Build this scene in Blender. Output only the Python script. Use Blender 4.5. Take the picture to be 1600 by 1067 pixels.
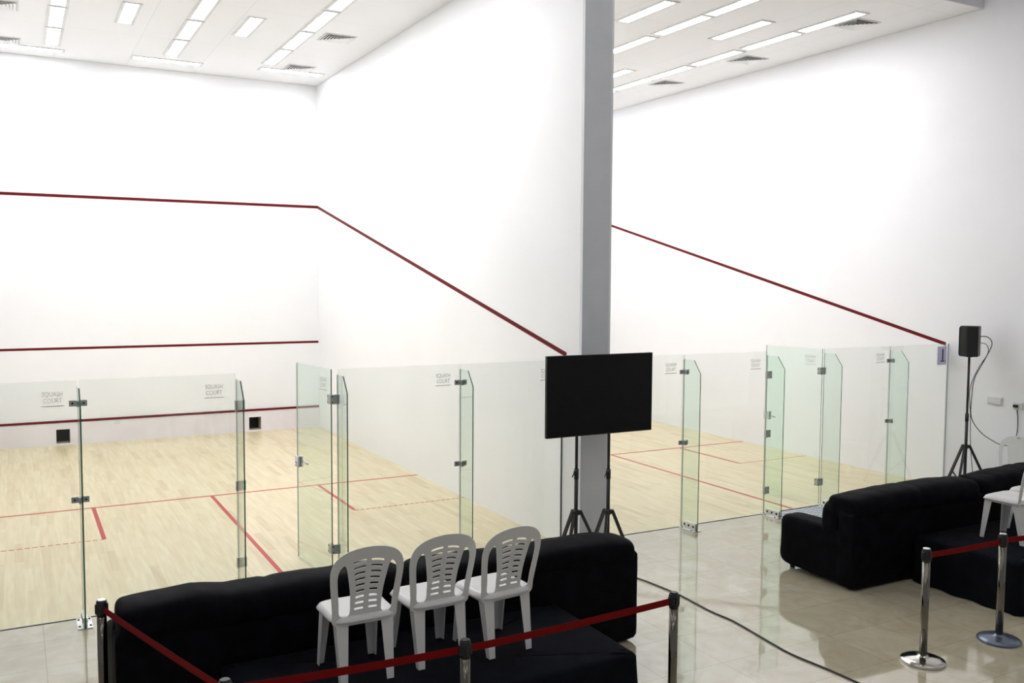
import bpy, bmesh, math, random
from mathutils import Vector, Matrix, noise
random.seed(7)
for o in list(bpy.data.objects): bpy.data.objects.remove(o)
S = bpy.context.scene
C = S.collection
# ---------------------------------------------------------------- camera
F_PX = 1437.9
CAM = Vector((-5.6311, -19.0015, 3.123)); YAW, PITCH, ROLL = -0.4959, -0.0662, 0.0062
fwd = Vector((-math.sin(YAW)*math.cos(PITCH), math.cos(YAW)*math.cos(PITCH), math.sin(PITCH)))
rt = Vector((math.cos(YAW), math.sin(YAW), 0)); up = rt.cross(fwd)
r2 = rt*math.cos(ROLL)+up*math.sin(ROLL); u2 = up*math.cos(ROLL)-rt*math.sin(ROLL)
cd = bpy.data.cameras.new('camera'); cam = bpy.data.objects.new('camera', cd); C.objects.link(cam)
cd.sensor_width = 36; cd.lens = 36*F_PX/1600; cd.clip_end = 200
cam.matrix_world = Matrix.Translation(CAM) @ Matrix((r2, u2, -fwd)).transposed().to_4x4()
S.camera = cam
# ---------------------------------------------------------------- world, exposure
PANEL_EMIT = 23.0
w = bpy.data.worlds.new('world'); S.world = w; w.use_nodes = True
w.node_tree.nodes['Background'].inputs[0].default_value = (.93, .96, 1, 1)
w.node_tree.nodes['Background'].inputs[1].default_value = .27
S.view_settings.view_transform = 'Standard'; S.view_settings.look = 'None'
S.view_settings.gamma = 1; S.view_settings.exposure = 0.20; S.view_settings.use_curve_mapping = False

# ---------------------------------------------------------------- materials
def mat(name, col=(.8,.8,.8), rough=.5, metal=0, spec=.5, emit=None, es=0, coat=0, ior=1.5):
    m = bpy.data.materials.new(name); m.use_nodes = True
    b = m.node_tree.nodes['Principled BSDF']
    b.inputs['Base Color'].default_value = (*col, 1); b.inputs['Roughness'].default_value = rough
    b.inputs['Metallic'].default_value = metal; b.inputs['Specular IOR Level'].default_value = spec
    b.inputs['IOR'].default_value = ior; b.inputs['Coat Weight'].default_value = coat
    if emit: b.inputs['Emission Color'].default_value = (*emit, 1); b.inputs['Emission Strength'].default_value = es
    return m
def nd(m, t, **kw):
    n = m.node_tree.nodes.new(t)
    for k, v in kw.items():
        if k in n.inputs: n.inputs[k].default_value = v
        else: setattr(n, k, v)
    return n
def lk(m, a, b): m.node_tree.links.new(a, b)
def mottled(name, c1, c2, scale, rough, **kw):
    m = mat(name, c1, rough, **kw); b = m.node_tree.nodes['Principled BSDF']
    tc = nd(m, 'ShaderNodeTexCoord'); n = nd(m, 'ShaderNodeTexNoise'); n.inputs['Scale'].default_value = scale; n.inputs['Detail'].default_value = 5
    r = nd(m, 'ShaderNodeValToRGB'); r.color_ramp.elements[0].color = (*c1, 1); r.color_ramp.elements[1].color = (*c2, 1)
    r.color_ramp.elements[0].position = .35; r.color_ramp.elements[1].position = .65
    lk(m, tc.outputs['Object'], n.inputs['Vector']); lk(m, n.outputs['Fac'], r.inputs['Fac']); lk(m, r.outputs['Color'], b.inputs['Base Color'])
    return m
M = {}
M['wall'] = mottled('white_wall_paint', (.885,.89,.905), (.91,.915,.93), .8, .55)
M['hallwall'] = mottled('hall_wall_paint', (.88,.88,.905), (.905,.905,.93), .8, .6)
M['tin'] = mottled('tin_board_paint', (.80,.76,.79), (.86,.82,.86), 2.2, .4)
M['fascia'] = mat('fascia_paint', (.72,.70,.76), .6)
M['grey'] = mottled('grey_column_paint', (.69,.71,.745), (.74,.755,.79), 3, .55)
M['red'] = mat('dark_red_line', (.125,.0015,.004), .6, spec=.2)
M['redfloor'] = mat('red_floor_line', (.46,.018,.018), .4)
M['belt'] = mat('red_webbing', (.17,.001,.002), .8, spec=.15)
M['black'] = mat('black_plastic', (.008,.008,.009), .45)
M['blackm'] = mat('black_powder_coat', (.012,.012,.013), .4)
M['screen'] = mat('screen_black', (.002,.002,.003), .25, spec=.25)
M['sofa'] = mottled('black_leatherette', (.0025,.0025,.0035), (.005,.005,.0075), 9, .65, spec=.05)
M['cloth'] = mottled('black_stage_cloth', (.0045,.005,.0075), (.007,.008,.011), 5, .9, spec=.05)
M['plastic'] = mat('white_moulded_plastic', (.70,.695,.68), .38)
M['chrome'] = mat('polished_steel', (.62,.60,.57), .12, metal=1)
M['darkchrome'] = mat('smoked_steel_tube', (.17,.16,.135), .14, metal=1)
M['bluebase'] = mat('blue_grey_painted_base', (.16,.19,.25), .3, metal=.8)
M['steel'] = mat('brushed_clamp_steel', (.50,.52,.51), .4, metal=.55)
M['bright'] = mat('cap_steel', (.85,.85,.86), .3, metal=1)
M['bolt'] = mat('dark_bolt', (.03,.03,.03), .4, metal=.6)
M['gedge'] = mat('green_glass_edge', (.006,.12,.08), .15)
M['gjoint'] = mat('pale_glass_edge', (.50,.60,.56), .3)
M['ink'] = mat('etched_grey_print', (.56,.57,.57), .7)
M['lockm'] = mat('satin_lock_metal', (.78,.78,.80), .35, metal=.35)
M['paper'] = mat('lilac_paper', (.70,.66,.88), .7)
M['navy'] = mat('dark_blue_ink', (.03,.025,.11), .6)
M['socket'] = mat('ivory_socket_plastic', (.72,.72,.68), .4)
M['cable'] = mat('cable_rubber', (.012,.014,.016), .5)
M['cablew'] = mat('mat_white_bristle', (.75,.78,.85), .8)
M['frame'] = mat('light_frame_white', (.72,.72,.73), .5)
M['lamp'] = mat('lit_diffuser', (1,1,1), .5, emit=(.965,.975,1), es=PANEL_EMIT)
M['louver'] = mat('vent_louver', (.92,.92,.93), .5)
M['dark'] = mat('vent_dark', (.02,.02,.02), .8)
M['beige'] = mat('niche_board', (.45,.40,.30), .7)
M['yellow'] = mat('yellow_sticker', (.5,.42,.05), .6)
# glass: tinted transparent sheet with a fresnel reflection
def glass(name, tint):
    m = bpy.data.materials.new(name); m.use_nodes = True; nt = m.node_tree; nt.nodes.clear()
    o = nd(m, 'ShaderNodeOutputMaterial'); mx = nd(m, 'ShaderNodeMixShader'); t = nd(m, 'ShaderNodeBsdfTransparent'); g = nd(m, 'ShaderNodeBsdfGlossy')
    f = nd(m, 'ShaderNodeFresnel'); ge = nd(m, 'ShaderNodeNewGeometry'); mr = nd(m, 'ShaderNodeMapRange')
    mr.inputs['To Min'].default_value = 1.45; mr.inputs['To Max'].default_value = 1/1.45     # both faces reflect like glass seen from air
    lk(m, ge.outputs['Backfacing'], mr.inputs['Value']); lk(m, mr.outputs[0], f.inputs['IOR'])
    t.inputs['Color'].default_value = (*tint, 1); g.inputs['Roughness'].default_value = .02
    lk(m, f.outputs[0], mx.inputs[0]); lk(m, t.outputs[0], mx.inputs[1]); lk(m, g.outputs[0], mx.inputs[2]); lk(m, mx.outputs[0], o.inputs[0])
    return m
M['glass'] = glass('clear_court_glass', (.965, .98, .97))
M['finglass'] = glass('green_fin_glass', (.92, .975, .945))
# ceiling with faint panel joints
def ceiling_mat():
    m = mat('ceiling_panels', (.885,.885,.90), .6); b = m.node_tree.nodes['Principled BSDF']
    tc = nd(m, 'ShaderNodeTexCoord'); br = nd(m, 'ShaderNodeTexBrick'); br.offset = 0; br.squash = 1
    br.inputs['Scale'].default_value = 1; br.inputs['Brick Width'].default_value = 1.22; br.inputs['Row Height'].default_value = 2.44
    br.inputs['Mortar Size'].default_value = .004; br.inputs['Mortar Smooth'].default_value = .3
    br.inputs['Color1'].default_value = (.885,.885,.90,1); br.inputs['Color2'].default_value = (.875,.88,.895,1); br.inputs['Mortar'].default_value = (.70,.70,.69,1)
    lk(m, tc.outputs['Object'], br.inputs['Vector']); lk(m, br.outputs['Color'], b.inputs['Base Color'])
    return m
M['ceil'] = ceiling_mat()
def wood_mat():
    m = mat('maple_strip_floor', (.8,.7,.5), .3); b = m.node_tree.nodes['Principled BSDF']
    tc = nd(m, 'ShaderNodeTexCoord'); mp = nd(m, 'ShaderNodeMapping'); mp.inputs['Rotation'].default_value = (0,0,math.pi/2)
    lk(m, tc.outputs['Object'], mp.inputs['Vector'])
    br = nd(m, 'ShaderNodeTexBrick'); br.offset = .37; br.offset_frequency = 2; br.squash = 1
    br.inputs['Scale'].default_value = 1; br.inputs['Brick Width'].default_value = .80; br.inputs['Row Height'].default_value = .092
    br.inputs['Mortar Size'].default_value = .0010; br.inputs['Mortar Smooth'].default_value = .2; br.inputs['Bias'].default_value = 0
    br.inputs['Color1'].default_value = (0,0,0,1); br.inputs['Color2'].default_value = (1,1,1,1); br.inputs['Mortar'].default_value = (.0,.0,.0,1)
    lk(m, mp.outputs[0], br.inputs['Vector'])
    r = nd(m, 'ShaderNodeValToRGB'); e = r.color_ramp.elements
    e[0].position = 0; e[0].color = (.61,.51,.32,1); e[1].position = 1; e[1].color = (.72,.64,.45,1)
    x = e.new(.10); x.color = (.65,.56,.37,1); x = e.new(.3); x.color = (.69,.60,.40,1)
    lk(m, br.outputs['Color'], r.inputs['Fac'])
    mp2 = nd(m, 'ShaderNodeMapping'); mp2.inputs['Scale'].default_value = (14, 1.1, 1)
    n = nd(m, 'ShaderNodeTexNoise'); n.inputs['Scale'].default_value = 1.6; n.inputs['Detail'].default_value = 6
    lk(m, tc.outputs['Object'], mp2.inputs['Vector']); lk(m, mp2.outputs[0], n.inputs['Vector'])
    r2_ = nd(m, 'ShaderNodeValToRGB'); q = r2_.color_ramp.elements; q[0].position = .3; q[0].color = (.88,.84,.76,1); q[1].position = .7; q[1].color = (1.04,1.03,1.0,1)
    lk(m, n.outputs['Fac'], r2_.inputs['Fac'])
    mx = nd(m, 'ShaderNodeMix', data_type='RGBA', blend_type='MULTIPLY'); mx.inputs[0].default_value = 1
    lk(m, r.outputs['Color'], mx.inputs[6]); lk(m, r2_.outputs['Color'], mx.inputs[7]); lk(m, mx.outputs[2], b.inputs['Base Color'])
    return m
M['wood'] = wood_mat()
def tile_mat():
    m = mat('polished_beige_tile', (.5,.45,.35), .05, ior=2.45); b = m.node_tree.nodes['Principled BSDF']
    tc = nd(m, 'ShaderNodeTexCoord'); mp = nd(m, 'ShaderNodeMapping'); mp.inputs['Location'].default_value = (.59, 13.35, 0)
    lk(m, tc.outputs['Object'], mp.inputs['Vector'])
    br = nd(m, 'ShaderNodeTexBrick'); br.offset = 0; br.squash = 1
    br.inputs['Scale'].default_value = 1; br.inputs['Brick Width'].default_value = .611; br.inputs['Row Height'].default_value = .611
    br.inputs['Mortar Size'].default_value = .0025; br.inputs['Mortar Smooth'].default_value = .3
    br.inputs['Color1'].default_value = (.92,.92,.92,1); br.inputs['Color2'].default_value = (1,1,1,1); br.inputs['Mortar'].default_value = (.55,.52,.48,1)
    lk(m, mp.outputs[0], br.inputs['Vector'])
    n = nd(m, 'ShaderNodeTexNoise'); n.inputs['Scale'].default_value = 2.6; n.inputs['Detail'].default_value = 8; n.inputs['Roughness'].default_value = .6; n.inputs['Distortion'].default_value = 1.6
    lk(m, tc.outputs['Object'], n.inputs['Vector'])
    r = nd(m, 'ShaderNodeValToRGB'); q = r.color_ramp.elements; q[0].position = .3; q[0].color = (.46,.40,.275,1); q[1].position = .7; q[1].color = (.56,.51,.385,1)
    lk(m, n.outputs['Fac'], r.inputs['Fac'])
    mx = nd(m, 'ShaderNodeMix', data_type='RGBA', blend_type='MULTIPLY'); mx.inputs[0].default_value = 1
    lk(m, r.outputs['Color'], mx.inputs[6]); lk(m, br.outputs['Color'], mx.inputs[7]); lk(m, mx.outputs[2], b.inputs['Base Color'])
    return m
M['tile'] = tile_mat()

# ---------------------------------------------------------------- mesh helpers
def box(bm, x0, x1, y0, y1, z0, z1, mi=0):
    v = [bm.verts.new(p) for p in ((x0,y0,z0),(x1,y0,z0),(x1,y1,z0),(x0,y1,z0),(x0,y0,z1),(x1,y0,z1),(x1,y1,z1),(x0,y1,z1))]
    fs = [bm.faces.new([v[i] for i in q]) for q in ((3,2,1,0),(4,5,6,7),(0,1,5,4),(1,2,6,5),(2,3,7,6),(3,0,4,7))]
    for f in fs: f.material_index = mi
    return v
def bbox(bm, x0, x1, y0, y1, z0, z1, r=.003, seg=2, mi=0):
    v = box(bm, x0, x1, y0, y1, z0, z1, mi)
    es = {e for q in v for e in q.link_edges}
    bmesh.ops.bevel(bm, geom=list(es), offset=r, segments=seg, affect='EDGES', profile=.5)
    return v
def tube(bm, pts, r, n=10, mi=0, cap=True):
    pts = [Vector(p) for p in pts]; rs = r if isinstance(r, (list, tuple)) else [r]*len(pts)
    rings = []; ref = None
    for i, p in enumerate(pts):
        d = (pts[min(i+1, len(pts)-1)]-pts[max(i-1, 0)]).normalized()
        if ref is None:
            ref = Vector((0,0,1)) if abs(d.z) < .9 else Vector((1,0,0))
        a = (ref-d*ref.dot(d)).normalized(); b = d.cross(a); ref = a
        rings.append([bm.verts.new(p+(a*math.cos(2*math.pi*k/n)+b*math.sin(2*math.pi*k/n))*rs[i]) for k in range(n)])
    for q, s in zip(rings, rings[1:]):
        for k in range(n):
            f = bm.faces.new((q[k], q[(k+1)%n], s[(k+1)%n], s[k])); f.material_index = mi; f.smooth = True
    if cap:
        bm.faces.new(list(reversed(rings[0]))).material_index = mi; bm.faces.new(rings[-1]).material_index = mi
def lathe(bm, prof, x=0, y=0, n=32, mi=0):
    rings = [[bm.verts.new((x+r*math.cos(2*math.pi*k/n), y+r*math.sin(2*math.pi*k/n), z)) for k in range(n)] for r, z in prof]
    for q, s in zip(rings, rings[1:]):
        for k in range(n):
            f = bm.faces.new((q[k], q[(k+1)%n], s[(k+1)%n], s[k])); f.material_index = mi; f.smooth = True
    bm.faces.new(list(reversed(rings[0]))).material_index = mi; bm.faces.new(rings[-1]).material_index = mi
def beam(bm, a, b, wx, wz, mi=0):
    a, b = Vector(a), Vector(b); d = (b-a).normalized(); s = d.cross(Vector((0,0,1)))
    s = s.normalized() if s.length > 1e-4 else Vector((1,0,0)); u = s.cross(d)
    v = [bm.verts.new(p+s*i*wx/2+u*j*wz/2) for p in (a, b) for i, j in ((-1,-1),(1,-1),(1,1),(-1,1))]
    for q in ((3,2,1,0),(4,5,6,7),(0,1,5,4),(1,2,6,5),(2,3,7,6),(3,0,4,7)): bm.faces.new([v[i] for i in q]).material_index = mi
def cushion(bm, c, h, n=10, k=5, amp=.0, freq=3, seed=0, prof=None, mi=0):
    """rounded, slightly wrinkled block: centre c, half sizes h"""
    idx = {}
    def V(i, j, l):
        key = (i, j, l)
        if key not in idx:
            p = Vector((2*i/n-1, 2*j/n-1, 2*l/n-1)); m = max(abs(p.x), abs(p.y), abs(p.z))
            L = (abs(p.x)**k+abs(p.y)**k+abs(p.z)**k)**(1/k); q = p*(m/L)
            w_ = Vector((c[0]+q.x*h[0], c[1]+q.y*h[1], c[2]+q.z*h[2]))
            if prof: w_ = prof(q, w_)
            if amp:
                s = Vector((w_.x*freq+seed, w_.y*freq, w_.z*freq)); d = q.normalized()
                w_ += Vector((d.x*h[0], d.y*h[1], d.z*h[2])).normalized()*amp*(noise.noise(s)+.5*noise.noise(s*2.7))
            idx[key] = bm.verts.new(w_)
        return idx[key]
    R = range(n)
    for a in R:
        for b in R:
            for q in (((a,b,0),(a,b+1,0),(a+1,b+1,0),(a+1,b,0)), ((a,b,n),(a+1,b,n),(a+1,b+1,n),(a,b+1,n)),
                      ((a,0,b),(a+1,0,b),(a+1,0,b+1),(a,0,b+1)), ((a,n,b),(a,n,b+1),(a+1,n,b+1),(a+1,n,b)),
                      ((0,a,b),(0,a,b+1),(0,a+1,b+1),(0,a+1,b)), ((n,a,b),(n,a+1,b),(n,a+1,b+1),(n,a,b+1))):
                f = bm.faces.new([V(*t) for t in q]); f.smooth = True; f.material_index = mi
def obj(name, bm, mats, parent=None, label=None, kind=None, loc=None):
    me = bpy.data.meshes.new(name); bm.normal_update(); bm.to_mesh(me); bm.free()
    for m in (mats if isinstance(mats, (list, tuple)) else [mats]): me.materials.append(M[m])
    o = bpy.data.objects.new(name, me); C.objects.link(o)
    if parent: o.parent = parent
    if label: o['label'] = label
    if kind: o['kind'] = kind
    if loc: o.location = loc
    return o
def new(): return bmesh.new()
def thing(name, label, cat, loc=(0,0,0), rz=0, group=None):
    o = bpy.data.objects.new(name, None); C.objects.link(o); o.location = loc; o.rotation_euler = (0,0,rz)
    o.empty_display_size = .1
    return tag(o, label, cat, group)
def tag(o, label, cat, group=None):
    o['label'] = label; o['category'] = cat
    if group: o['group'] = group
    return o
def kids(o): return [x for x in C.objects if x.parent is o]
def dup(root, loc, rz, label, group=None):
    r = root.copy(); C.objects.link(r); r.location = loc; r.rotation_euler = (0,0,rz); r['label'] = label
    if group: r['group'] = group
    for ch in kids(root):
        c = ch.copy(); C.objects.link(c); c.parent = r
        for g in kids(ch):
            d = g.copy(); C.objects.link(d); d.parent = c
    return r
def struct(name, bm, mats, parent=None): return obj(name, bm, mats, parent, None, None if parent else 'structure')
def text_mesh(body, size, depth=.001):
    cu = bpy.data.curves.new('t', 'FONT'); cu.body = body; cu.size = size; cu.extrude = depth; cu.align_x = 'CENTER'; cu.align_y = 'CENTER'; cu.resolution_u = 3
    t = bpy.data.objects.new('t', cu); C.objects.link(t); bpy.context.view_layer.update()
    me = bpy.data.meshes.new_from_object(t.evaluated_get(bpy.context.evaluated_depsgraph_get()))
    bpy.data.objects.remove(t); return me

# ---------------------------------------------------------------- the setting
H = 7.12; XR0 = .42; XR1 = 6.9; YB = -9.84; YE = -10.2
bm = new(); box(bm, -6.6, XR1, YB, 0, -.2, 0); wf = struct('floor_courts', bm, 'wood')
bm = new(); box(bm, -16, XR1, -26, YB-.012, -.2, 0); struct('floor_hall', bm, 'tile')
bm = new(); box(bm, -6.6, XR1, YB-.022, YB+.006, -.2, .003); struct('trim_1', bm, 'dark')
# front wall of the left court with two ball niches
NI = [(-5.005, -4.77), (-1.465, -1.22)]
bm = new()
box(bm, -6.6, XR1+.2, 0, .25, .295, H+.4)
xs = [-6.6, NI[0][0], NI[0][1], NI[1][0], NI[1][1], XR1+.2]
for a, b in ((0,1),(2,3),(4,5)): box(bm, xs[a], xs[b], 0, .25, -.2, .295)
for a, b in NI: box(bm, a, b, 0, .25, -.2, .03)
front = struct('wall_front', bm, 'wall')
for a, b in NI:
    bm = new(); box(bm, a, b, .235, .25, .03, .295); box(bm, a, a+.004, .0, .235, .03, .295); box(bm, a, b, 0, .235, .291, .295)
    box(bm, b-.004, b, 0, .235, .03, .295, 1); box(bm, a, b, 0, .235, .03, .034, 1)
    obj('ball_niche', bm, ['dark', 'beige'], front, 'dark square opening low in the front wall')
bm = new()
for a, b in ((0,1),(2,3),(4,5)):
    x1 = min(xs[b], 0.0)
    box(bm, xs[a], x1, -.018, -.0005, 0, .42)
for a, b in NI: box(bm, a, b, -.018, -.0005, .295, .42); box(bm, a, b, -.018, -.0005, 0, .03)
tin = struct('trim_2', bm, 'tin')
bm = new(); bbox(bm, -6.6, -.004, -.03, -.0005, .4205, .462, .004); obj('tin_top_tape', bm, 'red', tin, 'dark red strip along the top of the tin')
bm = new(); bbox(bm, -4.0, -3.9, -.024, -.0185, .33, .385, .002); obj('small_plate', bm, 'frame', tin, 'small white plate on the tin board')
# court lines on walls
def wall_line(name, a, b, wdt, axis, parent):
    """a band of paint along a wall from a to b (b, a on its lower edge); axis is the wall's normal"""
    a, b = Vector(a), Vector(b); n = Vector(axis)*.0015; u = Vector((0,0,wdt))
    bm = new(); v = [bm.verts.new(p) for p in (a+n*.2, b+n*.2, b+u+n*.2, a+u+n*.2, a+n, b+n, b+u+n, a+u+n)]
    for q in ((0,1,2,3),(7,6,5,4),(0,4,5,1),(1,5,6,2),(2,6,7,3),(3,7,4,0)): bm.faces.new([v[i] for i in q])
    bmesh.ops.recalc_face_normals(bm, faces=bm.faces[:])
    return obj(name, bm, 'red', parent)
wall_line('out_line', (-6.4, -.001, 4.60), (0, -.001, 4.60), .055, (0,-1,0), front)
wall_line('service_line', (-6.4, -.001, 1.785), (0, -.001, 1.785), .045, (0,-1,0), front)
bm = new(); box(bm, 0, XR0, YE, 0, -.2, H+.4); div = struct('wall_divider', bm, 'wall')
wall_line('out_line', (-.001, -.0, 4.60), (-.001, -9.93, 2.235), .058, (-1,0,0), div)
bm = new(); box(bm, XR1, XR1+.2, -26, 0, -.2, 10); rwall = struct('wall_right', bm, 'hallwall')
wall_line('out_line', (XR1-.001, -.0, 4.60), (XR1-.001, -9.80, 2.165), .055, (-1,0,0), rwall)
bm = new(); box(bm, -6.6, -6.4, YE, 0, -.2, H+.4); struct('wall_left', bm, 'wall')
bm = new(); bbox(bm, .0, .36, YE-.05, YE-.0005, 0, 9.4, .004); struct('trim_3', bm, 'grey')
# ceiling over the courts, its fascia and the higher hall ceiling
bm = new(); box(bm, -6.6, XR1, YE, .25, H, H+.08); struct('ceiling_courts', bm, 'ceil')
bm = new(); box(bm, -16, XR1, YE-.02, YE+.1, H+.08, 9.4); box(bm, -6.6, XR1, YE-.021, YE-.0005, H-.01, H+.09); struct('trim_4', bm, 'fascia')
bm = new(); box(bm, -16, XR1, -26, YE, 9.4, 9.5); struct('ceiling_hall', bm, 'hallwall')
bm = new(); box(bm, -16, -6.6, -9.9, -9.7, -.2, 9.4); struct('wall_hall_left', bm, 'hallwall')
bm = new(); box(bm, -6.4, -.001, -.004, -.0003, H-.007, H-.0005); struct('shadow_strip_7', bm, 'grey')  # grey strip stands in for the shadow gap under the ceiling
bm = new(); box(bm, XR1-.004, XR1-.0003, YE, 0, H-.008, H-.0005); struct('shadow_strip_8', bm, 'grey')  # shade of the right wall's ceiling gap, drawn as a strip
bm = new(); box(bm, -.004, -.0003, YE, -.005, H-.007, H-.0005); struct('shadow_strip_9', bm, 'grey')  # painted shadow line where the divider meets the ceiling
# gasket where glass meets walls
bm = new(); box(bm, -.012, -.0005, YB-.010, YB+.010, 0, 2.2); struct('trim_5', bm, 'bolt')
bm = new(); box(bm, XR1-.013, XR1-.0005, YB-.008, YB+.008, 0, 2.2); struct('trim_6', bm, 'grey')
# floor lines of both courts
LW = .05
def fl(x0, x1, y0, y1, dash=False):
    bm = new()
    if dash:
        x = x0
        while x < x1: box(bm, x, min(x+.055, x1), y0, y1, .0002, .0015); x += .08
    else: box(bm, x0, x1, y0, y1, .0002, .0015)
    obj('floor_line', bm, 'redfloor', wf, 'red dashed line' if dash else 'red painted line')
for X0, X1, ysh, ybx in ((-6.4, -.005, -5.44, -7.14), (XR0+.02, XR1-.02, -5.42, -7.06)):
    c_ = -3.2 if X1 < 0 else 3.76
    fl(X0, X1, ysh-LW/2, ysh+LW/2)
    fl(c_-LW/2, c_+LW/2, YB+.03, ysh-LW/2)
    if X1 < 0:
        fl(-4.78, -4.78+LW, ybx, ysh-LW/2); fl(-1.66, -1.66+LW, ybx, ysh-LW/2)
        fl(X0, -4.74, ybx-.025, ybx-.0, True); fl(-1.64, X1, ybx-.05, ybx-.025, True)
    else:
        fl(5.28, 5.28+LW, ybx, ysh-LW/2); fl(5.30, X1, ybx-.025, ybx, True)

# ---------------------------------------------------------------- ceiling lights and vents
def fixture_meshes():
    bm = new(); fw = .05; L, W_ = .575, .09
    for a in ((-L-fw, L+fw, -W_-fw, -W_), (-L-fw, L+fw, W_, W_+fw), (-L-fw, -L, -W_, W_), (L, L+fw, -W_, W_)): box(bm, a[0], a[1], a[2], a[3], -.012, 0)
    fr = bm
    bm = new(); box(bm, -.575, .575, -.09, .09, -.010, -.001)
    return fr, bm
a_, b_ = fixture_meshes()
LIGHT = thing('ceiling_light', '', 'ceiling light', (0,0,H))
obj('light_frame', a_, 'frame', LIGHT); obj('light_diffuser', b_, 'lamp', LIGHT, 'glowing white diffuser')
first_light = [True]
def light(x, y, rz, label, group):
    if first_light[0]:
        first_light[0] = False; LIGHT.location = (x, y, H); LIGHT.rotation_euler = (0,0,rz); LIGHT['label'] = label; LIGHT['group'] = group
    else: dup(LIGHT, (x, y, H), rz, label, group)
ordn = ['nearest the front wall', 'second from the front wall', 'third from the front wall', 'fourth from the front wall', 'fifth from the front wall', 'farthest from the front wall']
for nm, x, y0, p in (('leftmost', -4.95, -1.66, 1.31), ('middle', -3.04, -1.87, 1.33), ('rightmost', -1.34, -2.10, 1.32)):
    for k in range(6): light(x, y0-k*p, math.pi/2, 'white ceiling light in the %s row over the left court, %s' % (nm, ordn[k]), 'ceiling lights over the left court')
for nm, x in (('leftmost', 1.85), ('middle', 3.67), ('rightmost', 5.54)):
    for k, y in enumerate((-2.1, -3.38, -4.63, -5.96, -7.33, -8.6)): light(x, y, math.pi/2, 'white ceiling light in the %s row over the right court, %s' % (nm, ordn[k]), 'ceiling lights over the right court')
for x, y, l in ((-4.0, -3.72, 'single white ceiling light between left and middle rows, left court, nearer the front wall'), (-2.24, -3.86, 'single white ceiling light between middle and right rows, left court, nearer the front wall'),
                (-4.0, -7.6, 'single white ceiling light between left and middle rows, left court, nearer the glass'), (-2.24, -7.6, 'single white ceiling light between middle and right rows, left court, nearer the glass'),
                (2.74, -7.65, 'single white ceiling light over the right court, touching the column at the top edge'), (4.66, -7.57, 'single white ceiling light between the two long rows over the right court, nearer the glass'),
                (4.74, -3.85, 'single white ceiling light over the right court, half hidden by the grey column'), (2.74, -3.85, 'single white ceiling light behind the grey column over the right court')):
    light(x, y, math.pi/2, l, 'single ceiling lights')
for x, y, l in ((-5.35, -.62, 'crosswise white ceiling light by the front wall, leftmost in view'), (-3.04, -.80, 'crosswise white ceiling light by the front wall, below the middle row'),
                (-.80, -1.05, 'crosswise white ceiling light by the front wall, near the court corner'), (1.9, -.8, 'crosswise white ceiling light over the right court front wall, left'), (3.7, -.8, 'crosswise white ceiling light over the right court front wall, middle'), (5.5, -.8, 'crosswise white ceiling light over the right court front wall, right')):
    light(x, y, 0, l, 'crosswise ceiling lights by the front wall')
for x in (-9, -5, -1, 3):  # out-of-view panels added to brighten the viewing hall
    for y in (-12.4, -15, -18, -21): dup(LIGHT, (x, y, 9.4), 0, 'added unseen fill light high over the viewing hall', 'added hall fill lights')
# vents: four nested sloping rings in a square frame
VENT = thing('ceiling_vent', '', 'air vent', (0,0,H))
bm = new(); R = .23
for a in ((-R-.03,R+.03,-R-.03,-R),(-R-.03,R+.03,R,R+.03),(-R-.03,-R,-R,R),(R,R+.03,-R,R)): box(bm, a[0], a[1], a[2], a[3], -.012, 0)
obj('vent_frame', bm, 'frame', VENT)
bm = new(); box(bm, -R, R, -R, R, -.004, -.001); obj('vent_backing', bm, 'dark', VENT)
bm = new()
for k in range(5):
    a = R-.004-k*.045; b = a-.040
    for s in range(4):
        c, d = math.cos(s*math.pi/2), math.sin(s*math.pi/2)
        rot = lambda x, y: (c*x-d*y, d*x+c*y)
        pts = [(*rot(-a,-a), -.024), (*rot(a,-a), -.024), (*rot(b,-b), -.004), (*rot(-b,-b), -.004)]
        lo = [bm.verts.new(p) for p in pts]; hi = [bm.verts.new((p[0], p[1], p[2]+.003)) for p in pts]
        bm.faces.new(lo[::-1]); bm.faces.new(hi)
        for i in range(4): bm.faces.new((lo[i], lo[(i+1)%4], hi[(i+1)%4], hi[i]))
obj('vent_louver', bm, 'louver', VENT)
vs = [(-.80,-3.90,'square ceiling vent beside the rightmost light row, left court, farther from the front wall'), (-.76,-1.43,'square ceiling vent over the left court between the light row end and the corner light'),
      (-5.68,-1.0,'square ceiling vent at the left picture edge just above the leftmost crosswise light'), (-5.72,-3.3,'square ceiling vent in the top left corner of the picture'),
      (6.10,-3.82,'square ceiling vent over the right court, nearest the grey column'), (6.12,-6.15,'square ceiling vent over the right court, middle of its three vents'), (5.95,-8.72,'square ceiling vent over the right court, nearest the end of the ceiling')]
for i, (x, y, l) in enumerate(vs):
    if i == 0: VENT.location = (x, y, H); VENT['label'] = l; VENT['group'] = 'ceiling vents'
    else: dup(VENT, (x, y, H), 0, l, 'ceiling vents')

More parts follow.
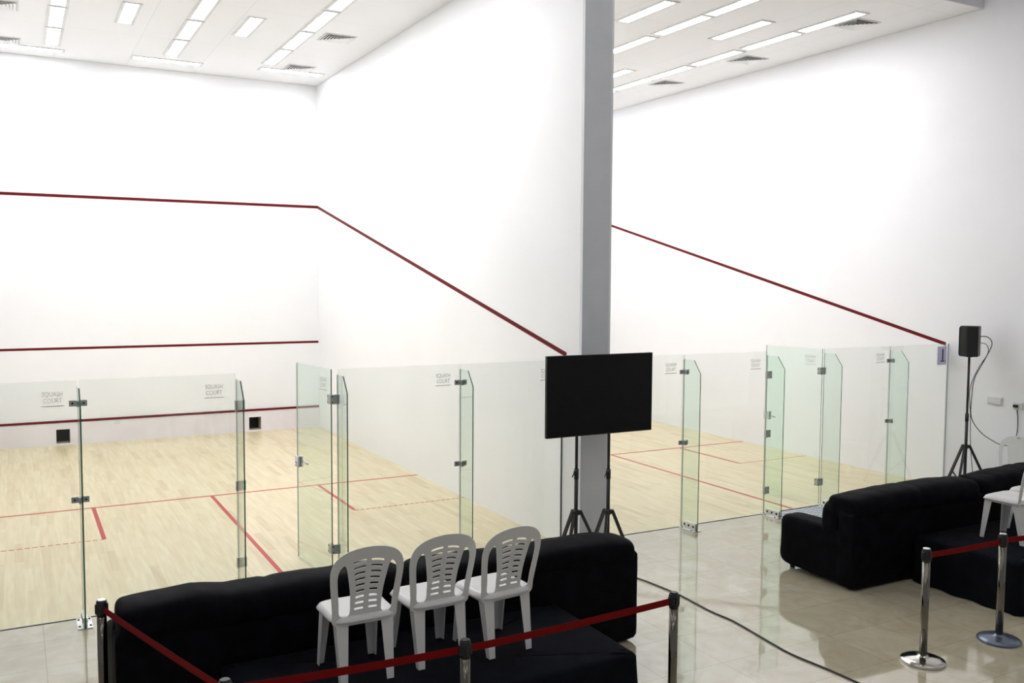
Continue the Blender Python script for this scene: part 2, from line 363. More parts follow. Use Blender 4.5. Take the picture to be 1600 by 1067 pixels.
# ---------------------------------------------------------------- glass back walls
GT = 2.20
def clamp_on(parent, x, z, w_=.075, both=True, h_=.055, right=True):
    """plates clamping glass panel and fin at joint x"""
    bm = new()
    for s in (-1, 1):
        bbox(bm, x+(-w_ if s < 0 else .012), x+(-.012 if s < 0 else w_), YB-.016, YB-.0062, z-h_/2, z+h_/2, .002)
        if not right and s > 0: pass
    for s in (-1, 1): bbox(bm, x+(.0062 if s > 0 else -.016), x+(.016 if s > 0 else -.0062), YB-.075, YB-.012, z-h_/2, z+h_/2, .002)
    c = obj('clamp', bm, 'steel', parent, 'small steel clamp')
    bm = new()
    for s in (-1, 1):
        tube(bm, [(x+s*w_*.62, YB-.0155, z), (x+s*w_*.62, YB-.019, z)], .009, 12)
    tube(bm, [(x+.0155, YB-.048, z), (x+.019, YB-.048, z)], .009, 12)
    obj('clamp_bolt', bm, 'bolt', c, 'dark round bolts')
def hinge_plate(parent, x, z, side):
    bm = new(); h_ = .10
    bbox(bm, *sorted((x, x+side*.075)), YB-.018, YB-.0062, z-h_/2, z+h_/2, .002)
    bbox(bm, *sorted((x+side*.0, x-side*.02)), YB-.030, YB+.010, z-h_/2, z+h_/2, .003)
    c = obj('hinge', bm, 'steel', parent, 'steel glass-door hinge plate')
    bm = new()
    for dz in (-.03, .03): tube(bm, [(x+side*.055, YB-.0175, z+dz), (x+side*.055, YB-.021, z+dz)], .007, 12)
    obj('hinge_bolt', bm, 'bolt', c, 'dark bolts')
def fin(x, label, clamps, hinges=(), side=1, base=True):
    t = thing('glass_fin', label, 'glass support', (0,0,0), 0, 'upright glass fins bracing the back walls')
    prof = [(YB-.007, .012), (YB-.007, 2.145), (YB-.20, 2.145), (YB-.325, 1.985), (YB-.325, .012)]
    bm = new(); a = [bm.verts.new((x-.006, y, z)) for y, z in prof]; b = [bm.verts.new((x+.006, y, z)) for y, z in prof]
    bm.faces.new(a); bm.faces.new(b[::-1])
    for i in range(5):
        f = bm.faces.new((a[i], b[i], b[(i+1)%5], a[(i+1)%5])); f.material_index = 2 if i in (0, 1) else 1
    bmesh.ops.recalc_face_normals(bm, faces=bm.faces[:])
    obj('glass_blade', bm, ['finglass', 'gedge', 'gjoint'], t, 'clear green-tinted blade with a cut corner')
    for z in clamps: clamp_on(t, x, z)
    for z in hinges: hinge_plate(t, x+side*.004, z, side)
    bm = new()
    for s in (-1, 1):
        bbox(bm, *sorted((x+s*.0062, x+s*.018)), YB-.30, YB-.05, .010, .095, .003)
        bbox(bm, *sorted((x+s*.0062, x+s*.062)), YB-.32, YB-.03, .0, .010, .002)
    c = obj('base_bracket', bm, 'bright', t, 'steel angle bracket bolted to the floor')
    bm = new()
    for s in (-1, 1):
        for y in (-.09, -.175, -.26): tube(bm, [(x+s*.0175, YB+y, .055), (x+s*.022, YB+y, .055)], .015, 14)
        for y in (-.08, -.26): tube(bm, [(x+s*.045, YB+y, .0095), (x+s*.045, YB+y, .017)], .010, 10)
    obj('bracket_bolt', bm, 'bolt', c, 'dark round bolts')
    return t
def panel(x0, x1, label, sticker=True, y=YB, name='glass_screen'):
    t = thing(name, label, 'glass screen', (0,0,0), 0, 'glass screens of the court back walls')
    bm = new(); box(bm, x0, x1, y-.006, y+.006, .004, GT)
    for f in bm.faces:
        if abs(f.normal.y) < .5: f.material_index = 1
    bm.normal_update()
    for f in bm.faces: f.material_index = 0 if abs(f.normal.y) > .5 else 1
    obj('glass_sheet', bm, ['glass', 'gjoint'], t, 'clear glass sheet')
    if sticker: add_print(t, x1-.20, y-.0066, GT-.155)
    return t
PM = [text_mesh('SQUASH', .062, .0002), text_mesh('COURT', .062, .0002)]
for m in PM: m.materials.append(M['ink'])
def add_print(t, x, y, z, mtx=None):
    for me, dz in zip(PM, (.035, -.025)):
        o = bpy.data.objects.new('etched_print', me); C.objects.link(o); o.parent = t
        o.matrix_local = (mtx or Matrix()) @ Matrix.Translation((x, y, z+dz)) @ Matrix.Rotation(math.pi/2, 4, 'X') @ Matrix.Diagonal((.72, 1, 1, 1))
        o['label'] = 'small grey etched lettering'
    bm = new(); box(bm, x-.09, x+.09, y-.0004, y, z-.075, z-.068)
    o = obj('etched_underline', bm, 'ink', t, 'small grey line under the lettering')
    if mtx: o.matrix_local = mtx
panel(-6.4, -5.152, 'clear glass screen at the far left edge of the picture')
panel(-5.14, -3.752, 'clear glass screen left of the open left court door')
panel(-2.71, -1.33, 'clear glass screen right of the left court door, behind the three chairs')
panel(-1.315, -.014, 'clear glass screen between a glass fin and the white wall beside the television')
panel(XR0+.005, 1.79, 'clear glass screen right of the television and grey column')
panel(1.81, 3.198, 'clear glass screen left of the right court door')
panel(4.27, 5.595, 'clear glass screen right of the right court door')
pn = panel(5.615, XR1-.015, 'last clear glass screen on the right carrying the lilac number sheet', False)
fin(-5.146, 'glass fin standing at the far left with its steel foot beside a belt post', (1.99, 1.105))
fin(-3.742, 'glass fin on the latch side of the left court door opening', (), (1.885, 1.09, .32), 1)
fin(-2.722, 'glass fin carrying the hinges of the open left court door', (), (1.89, .32), -1)
fin(-1.322, 'glass fin behind the chairs, left of the television', (2.0, 1.095))
fin(1.80, 'glass fin standing right of the television over the open tile floor', (1.985, 1.085))
fin(3.205, 'glass fin on the latch side of the right court door by the striped doormat', (), (1.885, 1.09, .32), 1)
fin(4.262, 'glass fin carrying the hinges of the right court door, right of the striped doormat', (), (1.895, .335), -1)
fin(5.605, 'glass fin farthest right, rising behind the black sofa', (1.99, 1.105))
def door(hx, ang, label, lock_z, width=.93):
    t = thing('glass_door', label, 'door', (hx, YB, 0), ang, 'glass court doors')
    # local +X runs from the hinge to the free edge
    bm = new(); box(bm, .0, width, -.006, .006, .012, GT); bm.normal_update()
    for f in bm.faces: f.material_index = 0 if abs(f.normal.y) > .5 else (1 if f.normal.x < -.5 else 2)
    obj('glass_sheet', bm, ['finglass', 'gedge', 'gjoint'], t, 'clear green-tinted door glass')
    bm = new()
    for z in (1.89, .325):
        for s in (-1, 1): bbox(bm, -.004, .065, *sorted((s*.0062, s*.018)), z-.05, z+.05, .002)
    c = obj('hinge', bm, 'steel', t, 'steel hinge plates on the door edge')
    bm = new()
    for z in (1.86, 1.92, .295, .355):
        for s in (-1, 1): tube(bm, [(.05, s*.0175, z), (.05, s*.021, z)], .007, 12)
    obj('hinge_bolt', bm, 'bolt', c, 'dark bolts')
    bm = new()
    for s in (-1, 1): bbox(bm, width-.085, width+.006, *sorted((s*.0062, s*.030)), lock_z-.06, lock_z+.06, .004)
    c = obj('lock_case', bm, 'lockm', t, 'square steel lock case')
    bm = new()
    for s in (-1, 1):
        tube(bm, [(width-.035, s*.030, lock_z-.01), (width-.035, s*.060, lock_z-.01)], .012, 12)
        tube(bm, [(width-.035, s*.060, lock_z-.01), (width-.13, s*.066, lock_z-.028)], [.011, .009], 12)
    obj('door_handle', bm, 'lockm', c, 'steel lever handle')
    return t
d1 = door(-2.785, math.radians(96.5), 'clear glass door swung wide open into the left court', 1.10)
d2 = door(4.235, math.radians(100), 'clear glass door swung wide open into the right court', 1.17)
def door_print(t):
    mt = Matrix.Rotation(math.pi, 4, 'Z')
    add_print(t, -.19, -.0066, GT-.155, mt)
door_print(d1); door_print(d2)
# number sheet
bm = new(); bbox(bm, 6.645, 6.855, YB-.0095, YB-.0065, 1.885, 2.165, .0005, 1)
ns = tag(obj('number_sign', bm, 'paper'), 'lilac paper sheet with a dark number 1 on the glass corner', 'sign')
me = text_mesh('1', .25, .0004); me.materials.append(M['navy'])
o = bpy.data.objects.new('printed_number', me); C.objects.link(o); o.parent = ns; o.location = (6.765, YB-.0101, 2.03); o.scale = (1.25, 1, 1); o.rotation_euler = (math.pi/2, 0, 0); o['label'] = 'dark blue figure 1'
bm = new(); bbox(bm, 6.722, 6.812, YB-.0105, YB-.0096, 1.932, 1.950, .0003, 1); 
obj('printed_bar', bm, 'navy', ns, 'foot of the figure 1')

# ---------------------------------------------------------------- doormat
bm = new(); bbox(bm, 3.275, 4.19, -10.42, -9.90, .0003, .012, .003)
dm = tag(obj('doormat', bm, 'cable'), 'black and white striped doormat at the right court door', 'doormat')
bm = new()
for k in range(12):
    y = -10.405+k*.042
    v = []
    N = 40
    for side in (0, 1):
        for hh in (.0122, .017):
            v.append([bm.verts.new((3.29+.885*i/N, y+side*.019+.006*math.sin(i*.8+k), hh)) for i in range(N+1)])
    for i in range(N):
        for a, b in ((0,1),(1,3),(3,2),(2,0)): bm.faces.new((v[a][i], v[a][i+1], v[b][i+1], v[b][i]))
obj('white_stripe', bm, 'cablew', dm, 'raised whitish stripes of the mat')

# ---------------------------------------------------------------- sofas
def sofa(x0, x1, label, left_arm=True, right_arm=True, crest=((0,.95),(1,.95)), seed=0):
    """faces +Y; back face at y=-12.64"""
    yb = -12.64; yf = -11.62; wd = x1-x0; cx = (x0+x1)/2
    t = thing('sofa', label, 'sofa', (cx, (yb+yf)/2, 0), 0, 'black sofas facing the courts')
    ox, oy = cx, (yb+yf)/2
    def P(name, bm, m='sofa', lab=None):
        o = obj(name, bm, m, t, lab); o.location = (-ox, -oy, 0); return o
    bm = new(); cushion(bm, (cx, yb+.10, .415), (wd/2, .10, .395), 20, 24, .004, 4, seed); P('back_panel', bm)
    bm = new(); cushion(bm, (cx, (yb+yf)/2+.04, .20), (wd/2-.03, .45, .14), 10, 12, .004, 3, seed); P('base', bm)
    n = 2; aw = .24
    # one long back cushion: rounded cross-section, crest height follows prof
    bm = new(); NX, NS = 64, 36; rings = []
    def top_at(x):
        for (xa, za), (xb, zb) in zip(crest, crest[1:]):
            if x <= xb: return za+(zb-za)*max(0, (x-xa)/(xb-xa))
        return crest[-1][1]
    for i in range(NX+1):
        u = -math.cos(math.pi*i/NX); x = cx+u*(wd/2-.022); a = .93
        e = 1 if abs(u) < a else max(.02, (1-((abs(u)-a)/(1-a))**2.6))**(1/2.6)
        tp = top_at(x); lo_, cy_ = .70, yb+.185; zc = (tp+lo_)/2; ring = []
        for k in range(NS):
            t_ = 2*math.pi*k/NS; c_, s_ = math.cos(t_), math.sin(t_)
            yy = math.copysign(abs(c_)**.62, c_); zz = math.copysign(abs(s_)**.62, s_)
            p = Vector((x, cy_+yy*.205*(.35+.65*e), zc+zz*(tp-lo_)/2*(.60+.40*e)))
            q = Vector((p.x*2.6+seed, p.y*3, p.z*3)); am = .012*noise.noise(q)+.006*noise.noise(q*3.1)
            am -= .010*math.exp(-((x-cx)/.03)**2)
            p += Vector((0, yy, zz)).normalized()*am; ring.append(bm.verts.new(p))
        rings.append(ring)
    for a_, b_ in zip(rings, rings[1:]):
        for k in range(NS): f = bm.faces.new((a_[k], a_[(k+1)%NS], b_[(k+1)%NS], b_[k])); f.smooth = True
    bm.faces.new(rings[0][::-1]); bm.faces.new(rings[-1]); bmesh.ops.recalc_face_normals(bm, faces=bm.faces[:])
    P('headrest_roll', bm)
    for k in range(2):
        bm = new(); cushion(bm, (x0+(wd/2)*(k+.5), yb+.33, .66), (wd/4+.002, .15, .235), 14, 4, .012, 3, seed+k*3); P('back_cushion', bm)
    for s, on in ((-1, left_arm), (1, right_arm)):
        if not on: continue
        ax = x0+.13 if s < 0 else x1-.13
        bm = new(); cushion(bm, (ax, (yb+yf)/2+.06, .32), (.13, .46, .28), 14, 7, .010, 4, seed+s)
        P('armrest', bm)
    sw = (wd-2*aw)/n
    for k in range(n):
        bm = new(); cushion(bm, (x0+aw+sw*(k+.5), (yb+yf)/2+.10, .38), (sw/2, .40, .085), 12, 5, .008, 3, seed+9+k); P('seat_cushion', bm)
    for sx in (x0+.10, x1-.10):
        for sy in (yb+.10, yf-.12):
            bm = new(); lathe(bm, [(.022, 0), (.026, .01), (.034, .075)], sx, sy, 16); P('foot', bm, 'black')
    return t
sofa(-5.11, -3.035, 'black sofa at the left, beside the belt post and behind the leftmost chair', seed=1, crest=((-5.11,.945),(-4.97,.972),(-4.6,.998),(-4.37,.965),(-4.07,.966),(-3.79,.978),(-3.4,.968),(-3.19,.955),(-3.03,.92)))
sofa(-3.02, -.93, 'black sofa behind the middle and right of the three chairs, nearest the television', seed=5, crest=((-3.02,.92),(-2.87,.945),(-2.37,.924),(-1.77,.918),(-1.45,.924),(-1.05,.905),(-.93,.87)))
sofa(1.72, 3.73, 'black sofa on the right whose rounded left arm stands by the striped doormat', seed=9, crest=((1.72,.93),(2.0,.965),(2.3,.975),(3.14,.985),(3.5,.965),(3.73,.945)))
sofa(3.745, 5.80, 'black sofa running out of the picture at the right, in front of the speaker stand', seed=13, crest=((3.74,.945),(4.14,.98),(4.6,1.0),(5.8,1.0)))

# ---------------------------------------------------------------- cloth covered platforms
def platform(x0, x1, label, seed):
    y0, y1, h = -13.85, -12.67, .5
    t = thing('stage_platform', label, 'platform', ((x0+x1)/2, (y0+y1)/2, 0))
    ox, oy = (x0+x1)/2, (y0+y1)/2
    bm = new(); box(bm, x0+.06-ox, x1-.06-ox, y0+.06-oy, y1-.03-oy, .30, h-.02)
    for px in (x0+.12, x1-.12):
        for py in (y0+.12, y1-.12): box(bm, px-.03-ox, px+.03-ox, py-.03-oy, py+.03-oy, 0, .30)
    obj('platform_frame', bm, 'black', t)
    # draped cloth: grid over the top, skirt rings with folds
    bm = new(); per = []; r = .05
    def P(x, y): per.append((x, y))
    N = 70; Ny = 34
    for i in range(N): P(x0+(x1-x0)*i/N, y0)
    for i in range(Ny): P(x1, y0+(y1-y0)*i/Ny)
    for i in range(N): P(x1-(x1-x0)*i/N, y1)
    for i in range(Ny): P(x0, y1-(y1-y0)*i/Ny)
    cx, cy = ox, oy; rings = []
    levels = [(-.9, 0), (-.5, 0), (-.10, 0), (-.04, -.004), (-.012, -.016), (0, -.035), (.002, -.09), (.008, -.2), (.016, -.32), (.026, -.44), (.03, -.494)]
    for off, dz in levels:
        ring = []
        for k, (x, y) in enumerate(per):
            fold = max(0, -dz)*.035*math.sin(k*.62+seed)+max(0, -dz)*.03*noise.noise(Vector((x*2, y*2, seed)))
            if off <= -.5:
                s = {-.9: .2, -.5: .6}[off]; qx, qy = cx+(x-cx)*s, cy+(y-cy)*s
            else:
                nx = -1 if x <= x0+1e-6 else (1 if x >= x1-1e-6 else 0); ny = -1 if y <= y0+1e-6 else (1 if y >= y1-1e-6 else 0)
                d = off+fold
                if y >= y1-.02: d = min(d, 0.0)
                qx, qy = x+nx*d, y+ny*d
                # soften the corners
                ux, uy = qx-cx, qy-cy; hx, hy = (x1-x0)/2, (y1-y0)/2
                ex, ey = max(0, abs(ux)-(hx-.09)), max(0, abs(uy)-(hy-.09)); L = math.hypot(ex, ey)
                if ex > 0 and ey > 0 and y < y1-.1:
                    f = min(1, (.10+d)/L) if L > 0 else 1
                    ux = math.copysign(hx-.09+ex*f, ux); uy = math.copysign(hy-.09+ey*f, uy); qx, qy = cx+ux, cy+uy
            z = h+dz+(.003*noise.noise(Vector((qx*5, qy*5, seed))) if dz == 0 else 0)
            ring.append(bm.verts.new((qx-ox, qy-oy, max(z, .004))))
        rings.append(ring)
    n = len(per)
    for a, b in zip(rings, rings[1:]):
        for k in range(n): f = bm.faces.new((b[k], b[(k+1)%n], a[(k+1)%n], a[k])); f.smooth = True
    bm.faces.new(rings[0])
    bmesh.ops.recalc_face_normals(bm, faces=bm.faces[:])
    obj('draped_cloth', bm, 'cloth', t, 'black cloth draped over the platform')
platform(-4.45, -1.80, 'low platform under black cloth carrying the three chairs in front', 1)
platform(2.60, 5.20, 'low platform under black cloth at the right edge behind the belt posts', 4)

# ---------------------------------------------------------------- plastic chairs
def bend_back(bm, zoff=.43):
    for v in bm.verts:
        u, hgt, d = v.co.x, v.co.y, v.co.z       # 2D curve space: x across, y up, z thickness
        t_ = hgt/.46
        y = -.185-.085*t_-.025*t_*t_+.30*(u*u)*(.3+.7*t_)-d      # leans back, wraps forward at the sides
        v.co = Vector((u, y, zoff+hgt))
def back_mesh(slots=9, sh=.0165):
    cu = bpy.data.curves.new('b', 'CURVE'); cu.dimensions = '2D'; cu.fill_mode = 'BOTH'; cu.extrude = .0022; cu.resolution_u = 1
    cu.bevel_depth = .0018; cu.bevel_resolution = 1
    def smooth(ctrl, seg=6):
        out = []; n = len(ctrl)
        for i in range(n):
            p0, p1, p2, p3 = (Vector(ctrl[(i+j-1) % n]) for j in range(4))
            for s in range(seg):
                t = s/seg
                out.append(.5*((2*p1)+(-p0+p2)*t+(2*p0-5*p1+4*p2-p3)*t*t+(-p0+3*p1-3*p2+p3)*t**3))
        return out
    def add(pts):
        sp = cu.splines.new('POLY'); sp.points.add(len(pts)-1)
        for i, p in enumerate(pts): sp.points[i].co = (p[0], p[1], 0, 1)
        sp.use_cyclic_u = True
    L = [(-.19,-.045), (-.20,.04), (-.212,.15), (-.222,.25), (-.222,.315), (-.205,.375), (-.165,.420), (-.11,.447), (-.05,.460)]
    outer = L+[(0,.463)]+[(-x, y) for x, y in L[::-1]]+[(.10,-.055), (0,-.058), (-.10,-.055)]
    add(smooth(outer, 4))
    for s in (-1, 1):
        hole = [(-.158,.012), (-.168,.10), (-.179,.20), (-.183,.27), (-.176,.315), (-.158,.345), (-.142,.350), (-.128,.325), (-.117,.27), (-.102,.18), (-.096,.10), (-.100,.012)]
        add([(s*-1*p[0]*-1 if s > 0 else -p[0], p[1]) for p in [tuple(q) for q in smooth(hole, 4)]])
    for k in range(slots):
        y = .050+k*(.325/(slots-1)); hw = .068+.028*max(0, (y-.18)/.195)+.006*max(0, (.12-y)/.1)
        for s in (-1, 1):
            a, b = .014, hw
            pts = [(s*(a+(b-a)*i/5), y-.010*(i/5)**2*1.2*(y/.3)+sh/2) for i in range(6)]+[(s*(a+(b-a)*i/5), y-.010*(i/5)**2*1.2*(y/.3)-sh/2) for i in range(5, -1, -1)]
            add(pts)
    o = bpy.data.objects.new('b', cu); C.objects.link(o); bpy.context.view_layer.update()
    me = bpy.data.meshes.new_from_object(o.evaluated_get(bpy.context.evaluated_depsgraph_get())); bpy.data.objects.remove(o)
    bm = new(); bm.from_mesh(me); bpy.data.meshes.remove(me)
    bmesh.ops.remove_doubles(bm, verts=bm.verts[:], dist=1e-5)
    for it in range(3):
        es = [e for e in bm.edges if e.calc_length() > .05]
        if not es: break
        bmesh.ops.subdivide_edges(bm, edges=es, cuts=1)
        bmesh.ops.triangulate(bm, faces=[f for f in bm.faces if len(f.verts) > 3])
    bend_back(bm)
    bmesh.ops.recalc_face_normals(bm, faces=bm.faces[:])
    return bm
def leg_bm(sx, sy):
    """tapering two-walled corner leg"""
    bm = new(); top = Vector((sx*.178, sy*.178, .425)); bot = Vector((sx*(.188 if sy > 0 else .165), sy*(.215 if sy > 0 else .235), 0))
    rows = []
    for t, w_ in ((0, .082), (.2, .072), (.6, .058), (1, .044)):
        p = top.lerp(bot, t); th = .007
        ix, iy = -sx, -sy
        # L shaped section: outer corner at p
        sec = [(0,0), (ix*w_,0), (ix*w_,iy*th), (ix*th,iy*th), (ix*th,iy*w_), (0,iy*w_)]
        rows.append([bm.verts.new((p.x+a, p.y+b, p.z)) for a, b in sec])
    for a, b in zip(rows, rows[1:]):
        for k in range(6): bm.faces.new((a[k], a[(k+1)%6], b[(k+1)%6], b[k]))
    bm.faces.new(rows[0]); bm.faces.new(rows[-1][::-1])
    bmesh.ops.bevel(bm, geom=[e for e in bm.edges], offset=.0015, segments=1, affect='EDGES')
    bmesh.ops.recalc_face_normals(bm, faces=bm.faces[:])
    return bm
def seat_bm():
    bm = new(); N = 28; th = .006
    def pt(i, j):
        u, v = 2*i/N-1, 2*j/N-1
        m = max(abs(u), abs(v)); L = (abs(u)**5+abs(v)**5)**.2 if m > 0 else 1
        u, v = u*m/L if L else 0, v*m/L if L else 0
        r = (abs(u)**5+abs(v)**5)**.2
        x = u*(.205 if v < 0 else .205+.012*v); y = v*.215
        z = .442-.014*(1-r*r)*(1 if r < 1 else 0)
        if r > .86: z -= ((r-.86)/.14)**2*.034
        if v > .55: z -= ((v-.55)/.45)**2*.012
        return Vector((x, y, z))
    top = [[bm.verts.new(pt(i, j)) for j in range(N+1)] for i in range(N+1)]
    bot = [[bm.verts.new(pt(i, j)-Vector((0,0,th))) for j in range(N+1)] for i in range(N+1)]
    for i in range(N):
        for j in range(N):
            f = bm.faces.new((top[i][j], top[i+1][j], top[i+1][j+1], top[i][j+1])); f.smooth = True
            f = bm.faces.new((bot[i][j+1], bot[i+1][j+1], bot[i+1][j], bot[i][j])); f.smooth = True
    for k in range(N):
        for a, b in (((k,0),(k+1,0)), ((N,k),(N,k+1)), ((k+1,N),(k,N)), ((0,k+1),(0,k))):
            bm.faces.new((top[a[0]][a[1]], bot[a[0]][a[1]], bot[b[0]][b[1]], top[b[0]][b[1]]))
    bmesh.ops.recalc_face_normals(bm, faces=bm.faces[:])
    return bm
def apron_bm():
    bm = new()
    for s in (-1, 1):
        box(bm, *sorted((s*.172, s*.180)), -.18, .18, .375, .418)
        box(bm, -.175, .175, *sorted((s*.172, s*.180)), .37, .415)
    bmesh.ops.bevel(bm, geom=bm.edges[:], offset=.001, segments=1, affect='EDGES')
    return bm
def make_chair(label, group, slots=9, sh=.0165, name='plastic_chair'):
    t = thing(name, label, 'chair', (0,0,0), 0, group)
    obj('backrest', back_mesh(slots, sh), 'plastic', t, 'pierced backrest with two columns of slots')
    obj('seat', seat_bm(), 'plastic', t); obj('seat_apron', apron_bm(), 'plastic', t)
    for sx in (-1, 1):
        for sy in (-1, 1): obj('leg', leg_bm(sx, sy), 'plastic', t)
    return t
GR = 'white plastic chairs'
ch = make_chair('white plastic chair on the black platform, leftmost of the three in front', GR)
ch.location = (-3.67, -13.20, .503); ch.scale = (1.10, 1.0, 1.03)
dup(ch, (-3.13, -13.17, .503), math.radians(2), 'white plastic chair on the black platform, middle of the three in front', GR)
dup(ch, (-2.65, -13.22, .503), math.radians(7), 'white plastic chair on the black platform, rightmost of the three, nearest the television', GR)
dup(ch, (3.34, -13.25, .503), math.radians(3), 'white plastic chair at the right picture edge whose left front leg shows whole', GR)
dup(ch, (3.90, -13.17, .503), 0, 'white plastic chair at the right picture edge, mostly hidden by the one before it', GR)
fc = make_chair('white plastic chair against the right wall with a small yellow sticker on top', GR, 11, .006, 'plastic_chair')
fc.location = (6.45, -11.20, 0); fc.rotation_euler = (0, 0, math.radians(105)); fc.scale = (1.04, 1.04, 1.10)
bm = new(); bbox(bm, -.02, .02, -.283, -.279, .862, .878, .001); obj('sticker', bm, 'yellow', fc, 'small yellow sticker')

# ---------------------------------------------------------------- belt posts
def post(x, y, label, belt_to=None, black_head=False, hgt=.95, base='chrome', sag=.006, bz=None):
    t = thing('barrier_post', label, 'barrier post', (x, y, 0), 0, 'belt barrier posts')
    bm = new(); lathe(bm, [(.172,0), (.176,.006), (.176,.018), (.168,.026), (.13,.036), (.07,.045), (.04,.052), (.033,.062)], n=48); obj('base', bm, base, t, 'round domed base')
    bm = new(); lathe(bm, [(.0315,.055), (.0315,hgt-.10)], n=32); obj('pole', bm, 'darkchrome', t, 'dark polished steel tube')
    bm = new(); lathe(bm, [(.034,hgt-.105), (.034,hgt-.008), (.030,hgt-.002)], n=32)
    for k in range(4):
        a = k*math.pi/2; c, s = math.cos(a)*.028, math.sin(a)*.028
        bbox(bm, c-.014, c+.014, s-.014, s+.014, hgt-.09, hgt-.025, .003)
    hd = obj('belt_head', bm, 'black', t, 'black belt cassette')
    bm = new(); lathe(bm, [(.028,hgt-.001), (.028,hgt+.004), (.024,hgt+.006)], n=32); obj('cap', bm, 'black' if black_head else 'bright', t, 'round cap')
    if belt_to:
        a = Vector((0,0,hgt-.057)); b = Vector((belt_to[0]-x, belt_to[1]-y, belt_to[2]-.057)); d = (b-a).normalized()
        a = a+d*.045; b = b-d*.045; n = 24; w_ = .024; sd = d.cross(Vector((0,0,1))).normalized()*.0008
        bm = new(); rows = []
        for i in range(n+1):
            p = a.lerp(b, i/n); p.z -= sag*4*(i/n)*(1-i/n)
            rows.append([bm.verts.new(p+q) for q in (sd+Vector((0,0,w_)), sd-Vector((0,0,w_)), -sd-Vector((0,0,w_)), -sd+Vector((0,0,w_)))])
        for q, s in zip(rows, rows[1:]):
            for k in range(4): bm.faces.new((q[k], q[(k+1)%4], s[(k+1)%4], s[k]))
        bm.faces.new(rows[0][::-1]); bm.faces.new(rows[-1]); bmesh.ops.recalc_face_normals(bm, faces=bm.faces[:])
        obj('belt', bm, 'belt', t, 'dark red retractable belt')
    return t
Q1, Q2, Q3, Q4, Q5, Q6 = (-5.165,-12.33), (-4.679,-13.99), (-3.283,-14.09), (-1.622,-13.996), (.90,-14.10), (1.885,-14.11)
Q7 = (3.6, -14.45)
post(*Q1, 'polished belt post at the far left in front of the glass fin foot', (*Q2, .95))
post(*Q2, 'belt post at the bottom edge, second from the left, where the belt turns', (*Q3, .95), True)
post(*Q3, 'belt post in the middle of the bottom edge before the chairs', (*Q4, .95), True)
post(*Q4, 'belt post standing alone on the tiles beside the floor cable', None, True)
post(*Q5, 'polished belt post with chrome base on the tiles, left of the right pair', (*Q6, .94))
post(*Q6, 'polished belt post with blue-grey base, right of the right pair', (*Q7, .98), base='bluebase')

# ---------------------------------------------------------------- tripods, television, speaker
def tripod(name, label, cat, x, y, hub, top, rad, ang0, group=None, foot_z=.03):
    t = thing(name, label, cat, (x, y, 0), 0, group)
    bm = new(); tube(bm, [(0,0,.10), (0,0,hub+.45)], .0215, 16); obj('lower_pole', bm, 'blackm', t)
    bm = new(); tube(bm, [(0,0,hub+.42), (0,0,top)], .0165, 16); obj('upper_pole', bm, 'blackm', t)
    bm = new(); tube(bm, [(0,0,hub+.37), (0,0,hub+.48)], .026, 16); tube(bm, [(0,0,hub+.45), (-.045,-.03,hub+.45)], .012, 8); tube(bm, [(-.045,-.03,hub+.45), (-.075,-.035,hub+.40)], .006, 8)
    obj('clamp_collar', bm, 'black', t, 'black collar with a clamping lever')
    bm = new(); tube(bm, [(0,0,hub-.03), (0,0,hub+.03)], .032, 16)
    for k in range(3):
        a = ang0+k*2*math.pi/3; beam(bm, (0,0,hub), (math.cos(a)*.065, math.sin(a)*.065, hub), .034, .045)
    obj('leg_hub', bm, 'black', t)
    bm = new(); tube(bm, [(0,0,.14), (0,0,.20)], .028, 16); obj('brace_hub', bm, 'black', t)
    for k in range(3):
        a = ang0+k*2*math.pi/3; c, s = math.cos(a), math.sin(a)
        bm = new(); beam(bm, (c*.055, s*.055, hub), (c*rad, s*rad, foot_z), .028, .034); l = obj('leg', bm, 'blackm', t)
        bm = new(); tube(bm, [(c*(rad-.01), s*(rad-.01), .045), (c*(rad+.005), s*(rad+.005), .0)], .020, 12); obj('rubber_foot', bm, 'black', l)
        m = .55; px, pz = .055+(rad-.055)*m, hub+(foot_z-hub)*m
        bm = new(); beam(bm, (c*.022, s*.022, .17), (c*px, s*px, pz), .016, .016); obj('brace', bm, 'blackm', t)
    return t
TY = -10.66
tripod('tripod_stand', 'black tripod under the left half of the television', 'stand', -.315, TY, .61, 1.60, .33, math.radians(338), 'tripods carrying the television')
tripod('tripod_stand', 'black tripod under the right half of the television', 'stand', .105, TY, .57, 1.60, .28, math.radians(345), 'tripods carrying the television')
tv = thing('television', 'large black flat television held up by two tripods before the grey column', 'television', (-.07, TY-.09, 1.9))
bm = new(); bbox(bm, -.69, .675, -.018, .022, -.435, .435, .005); obj('casing', bm, 'black', tv)
bm = new(); box(bm, -.682, .667, -.0195, -.0181, -.425, .428); obj('display', bm, 'screen', tv, 'switched-off glossy black screen')
bm = new()
for x in (-.28, .14): bbox(bm, x-.03, x+.03, .022, .072, -.36, .12, .004)
bbox(bm, -.40, .30, .022, .05, -.05, .03, .004); obj('mounting_bracket', bm, 'blackm', tv)
SX, SY = 6.47, -10.50
tripod('speaker_stand', 'black tripod stand under the loudspeaker by the right wall', 'stand', SX, SY, .76, 2.06, .40, math.radians(200))
sp = thing('loudspeaker', 'black loudspeaker box on a tripod stand by the white right wall', 'speaker', (SX, SY, 2.075), math.radians(28))
bm = new()
prof = [(-.135,-.125), (.135,-.125), (.155,.02), (.11,.125), (-.11,.125), (-.155,.02)]
lo = [bm.verts.new((x, y, 0)) for x, y in prof]; hi = [bm.verts.new((x, y, .435)) for x, y in prof]
bm.faces.new(lo[::-1]); bm.faces.new(hi)
for i in range(6): bm.faces.new((lo[i], lo[(i+1)%6], hi[(i+1)%6], hi[i]))
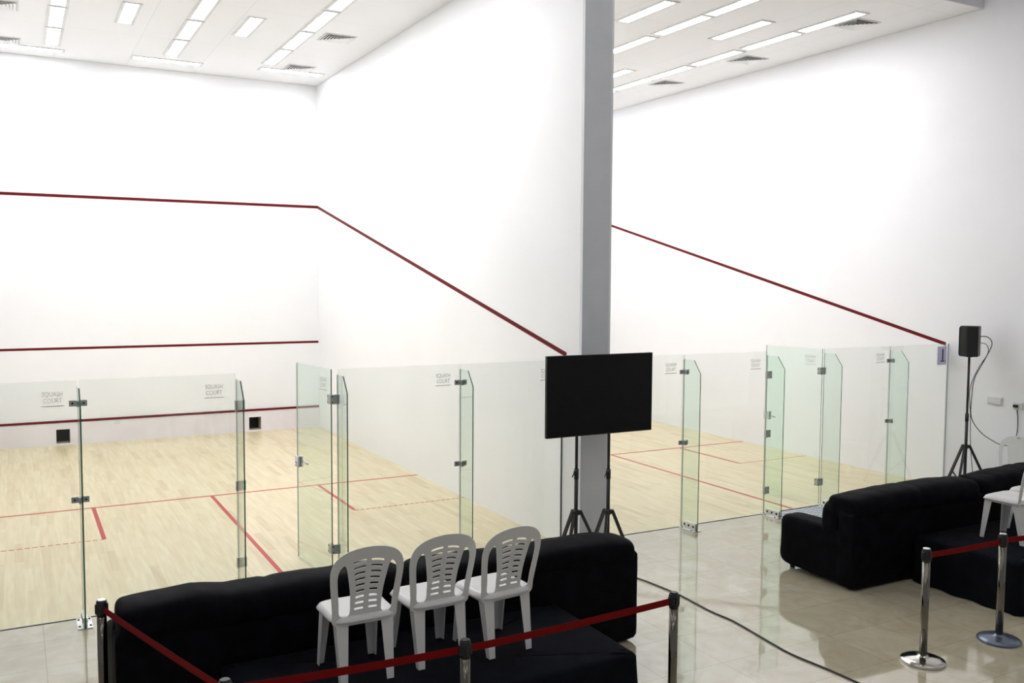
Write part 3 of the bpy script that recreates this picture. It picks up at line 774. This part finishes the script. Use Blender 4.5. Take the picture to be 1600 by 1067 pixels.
bmesh.ops.bevel(bm, geom=bm.edges[:], offset=.008, segments=2, affect='EDGES')
obj('cabinet', bm, 'black', sp)
bm = new(); bbox(bm, -.12, .12, .1255, .130, .02, .415, .003); obj('grille', bm, 'blackm', sp, 'black metal front grille')
bm = new(); lathe(bm, [(.05,-.012), (.05,0), (.03,.004)], n=20); obj('pole_socket', bm, 'black', sp)
def cable(name, pts, r, label, m='cable'):
    cu = bpy.data.curves.new(name, 'CURVE'); P_ = [Vector(p) for p in pts]; out = []
    for i in range(len(P_)-1):
        p0, p1, p2, p3 = P_[max(i-1,0)], P_[i], P_[i+1], P_[min(i+2, len(P_)-1)]
        for s in range(8):
            t = s/8; out.append(.5*((2*p1)+(-p0+p2)*t+(2*p0-5*p1+4*p2-p3)*t*t+(-p0+3*p1-3*p2+p3)*t**3))
    out.append(P_[-1]); bpy.data.curves.remove(cu)
    bm = new(); tube(bm, out, r, 8)
    return tag(obj(name, bm, m), label, 'cable')
cable('floor_cable', [(-.20,-10.9,.008), (-.05,-11.05,.008), (.06,-11.29,.008), (.105,-11.6,.008), (.125,-11.9,.008), (.10,-12.4,.008), (.115,-12.7,.008), (.06,-13.2,.008), (.035,-13.5,.008), (.07,-13.85,.008), (.09,-14.2,.008), (.16,-15.5,.008)], .0075, 'thin black cable running over the tile floor from the tripods')
cable('speaker_cable', [(SX+.06,SY-.04,2.36), (SX+.20,SY-.13,2.355), (SX+.24,SY-.18,2.25), (SX+.14,SY-.14,2.02), (SX+.05,SY-.06,1.75), (SX+.045,SY-.03,1.45), (SX+.06,SY-.03,1.18), (6.66,-10.58,.98), (6.78,-10.68,.86), (6.84,-10.82,.80), (6.87,-10.95,.84), (6.88,-11.0,1.0), (6.886,-11.0,1.2), (6.888,-10.975,1.375)], .006, 'black power cable hanging from the loudspeaker and rising to the wall socket')
cable('speaker_cable', [(SX+.06,SY-.04,2.27), (SX+.19,SY-.12,2.25), (SX+.20,SY-.15,2.12), (SX+.10,SY-.08,1.9), (SX+.045,SY+.0,1.6), (SX+.05,SY-.02,1.2), (SX+.06,SY-.03,.8), (SX+.10,SY-.05,.4), (SX+.12,SY-.08,.008)], .005, 'thin black cable dropping straight down along the speaker stand')
# wall boxes
bm = new(); bbox(bm, XR1-.020, XR1-.0005, -10.755, -10.525, 1.365, 1.475, .004); wb = tag(obj('wall_box', bm, 'socket'), 'blank ivory wall plate left of the plugged socket', 'wall plate')
bm = new(); bbox(bm, XR1-.025, XR1-.0201, -10.74, -10.54, 1.38, 1.46, .003); obj('cover_plate', bm, 'frame', wb)
bm = new(); bbox(bm, XR1-.022, XR1-.0005, -11.06, -10.93, 1.335, 1.435, .004); ws = tag(obj('wall_socket', bm, 'socket'), 'ivory wall socket with a black plug in it at the right edge', 'socket')
bm = new(); bbox(bm, XR1-.060, XR1-.0221, -11.005, -10.945, 1.365, 1.405, .005); tag(obj('power_plug', bm, 'black'), 'black plug sitting in the wall socket', 'plug')
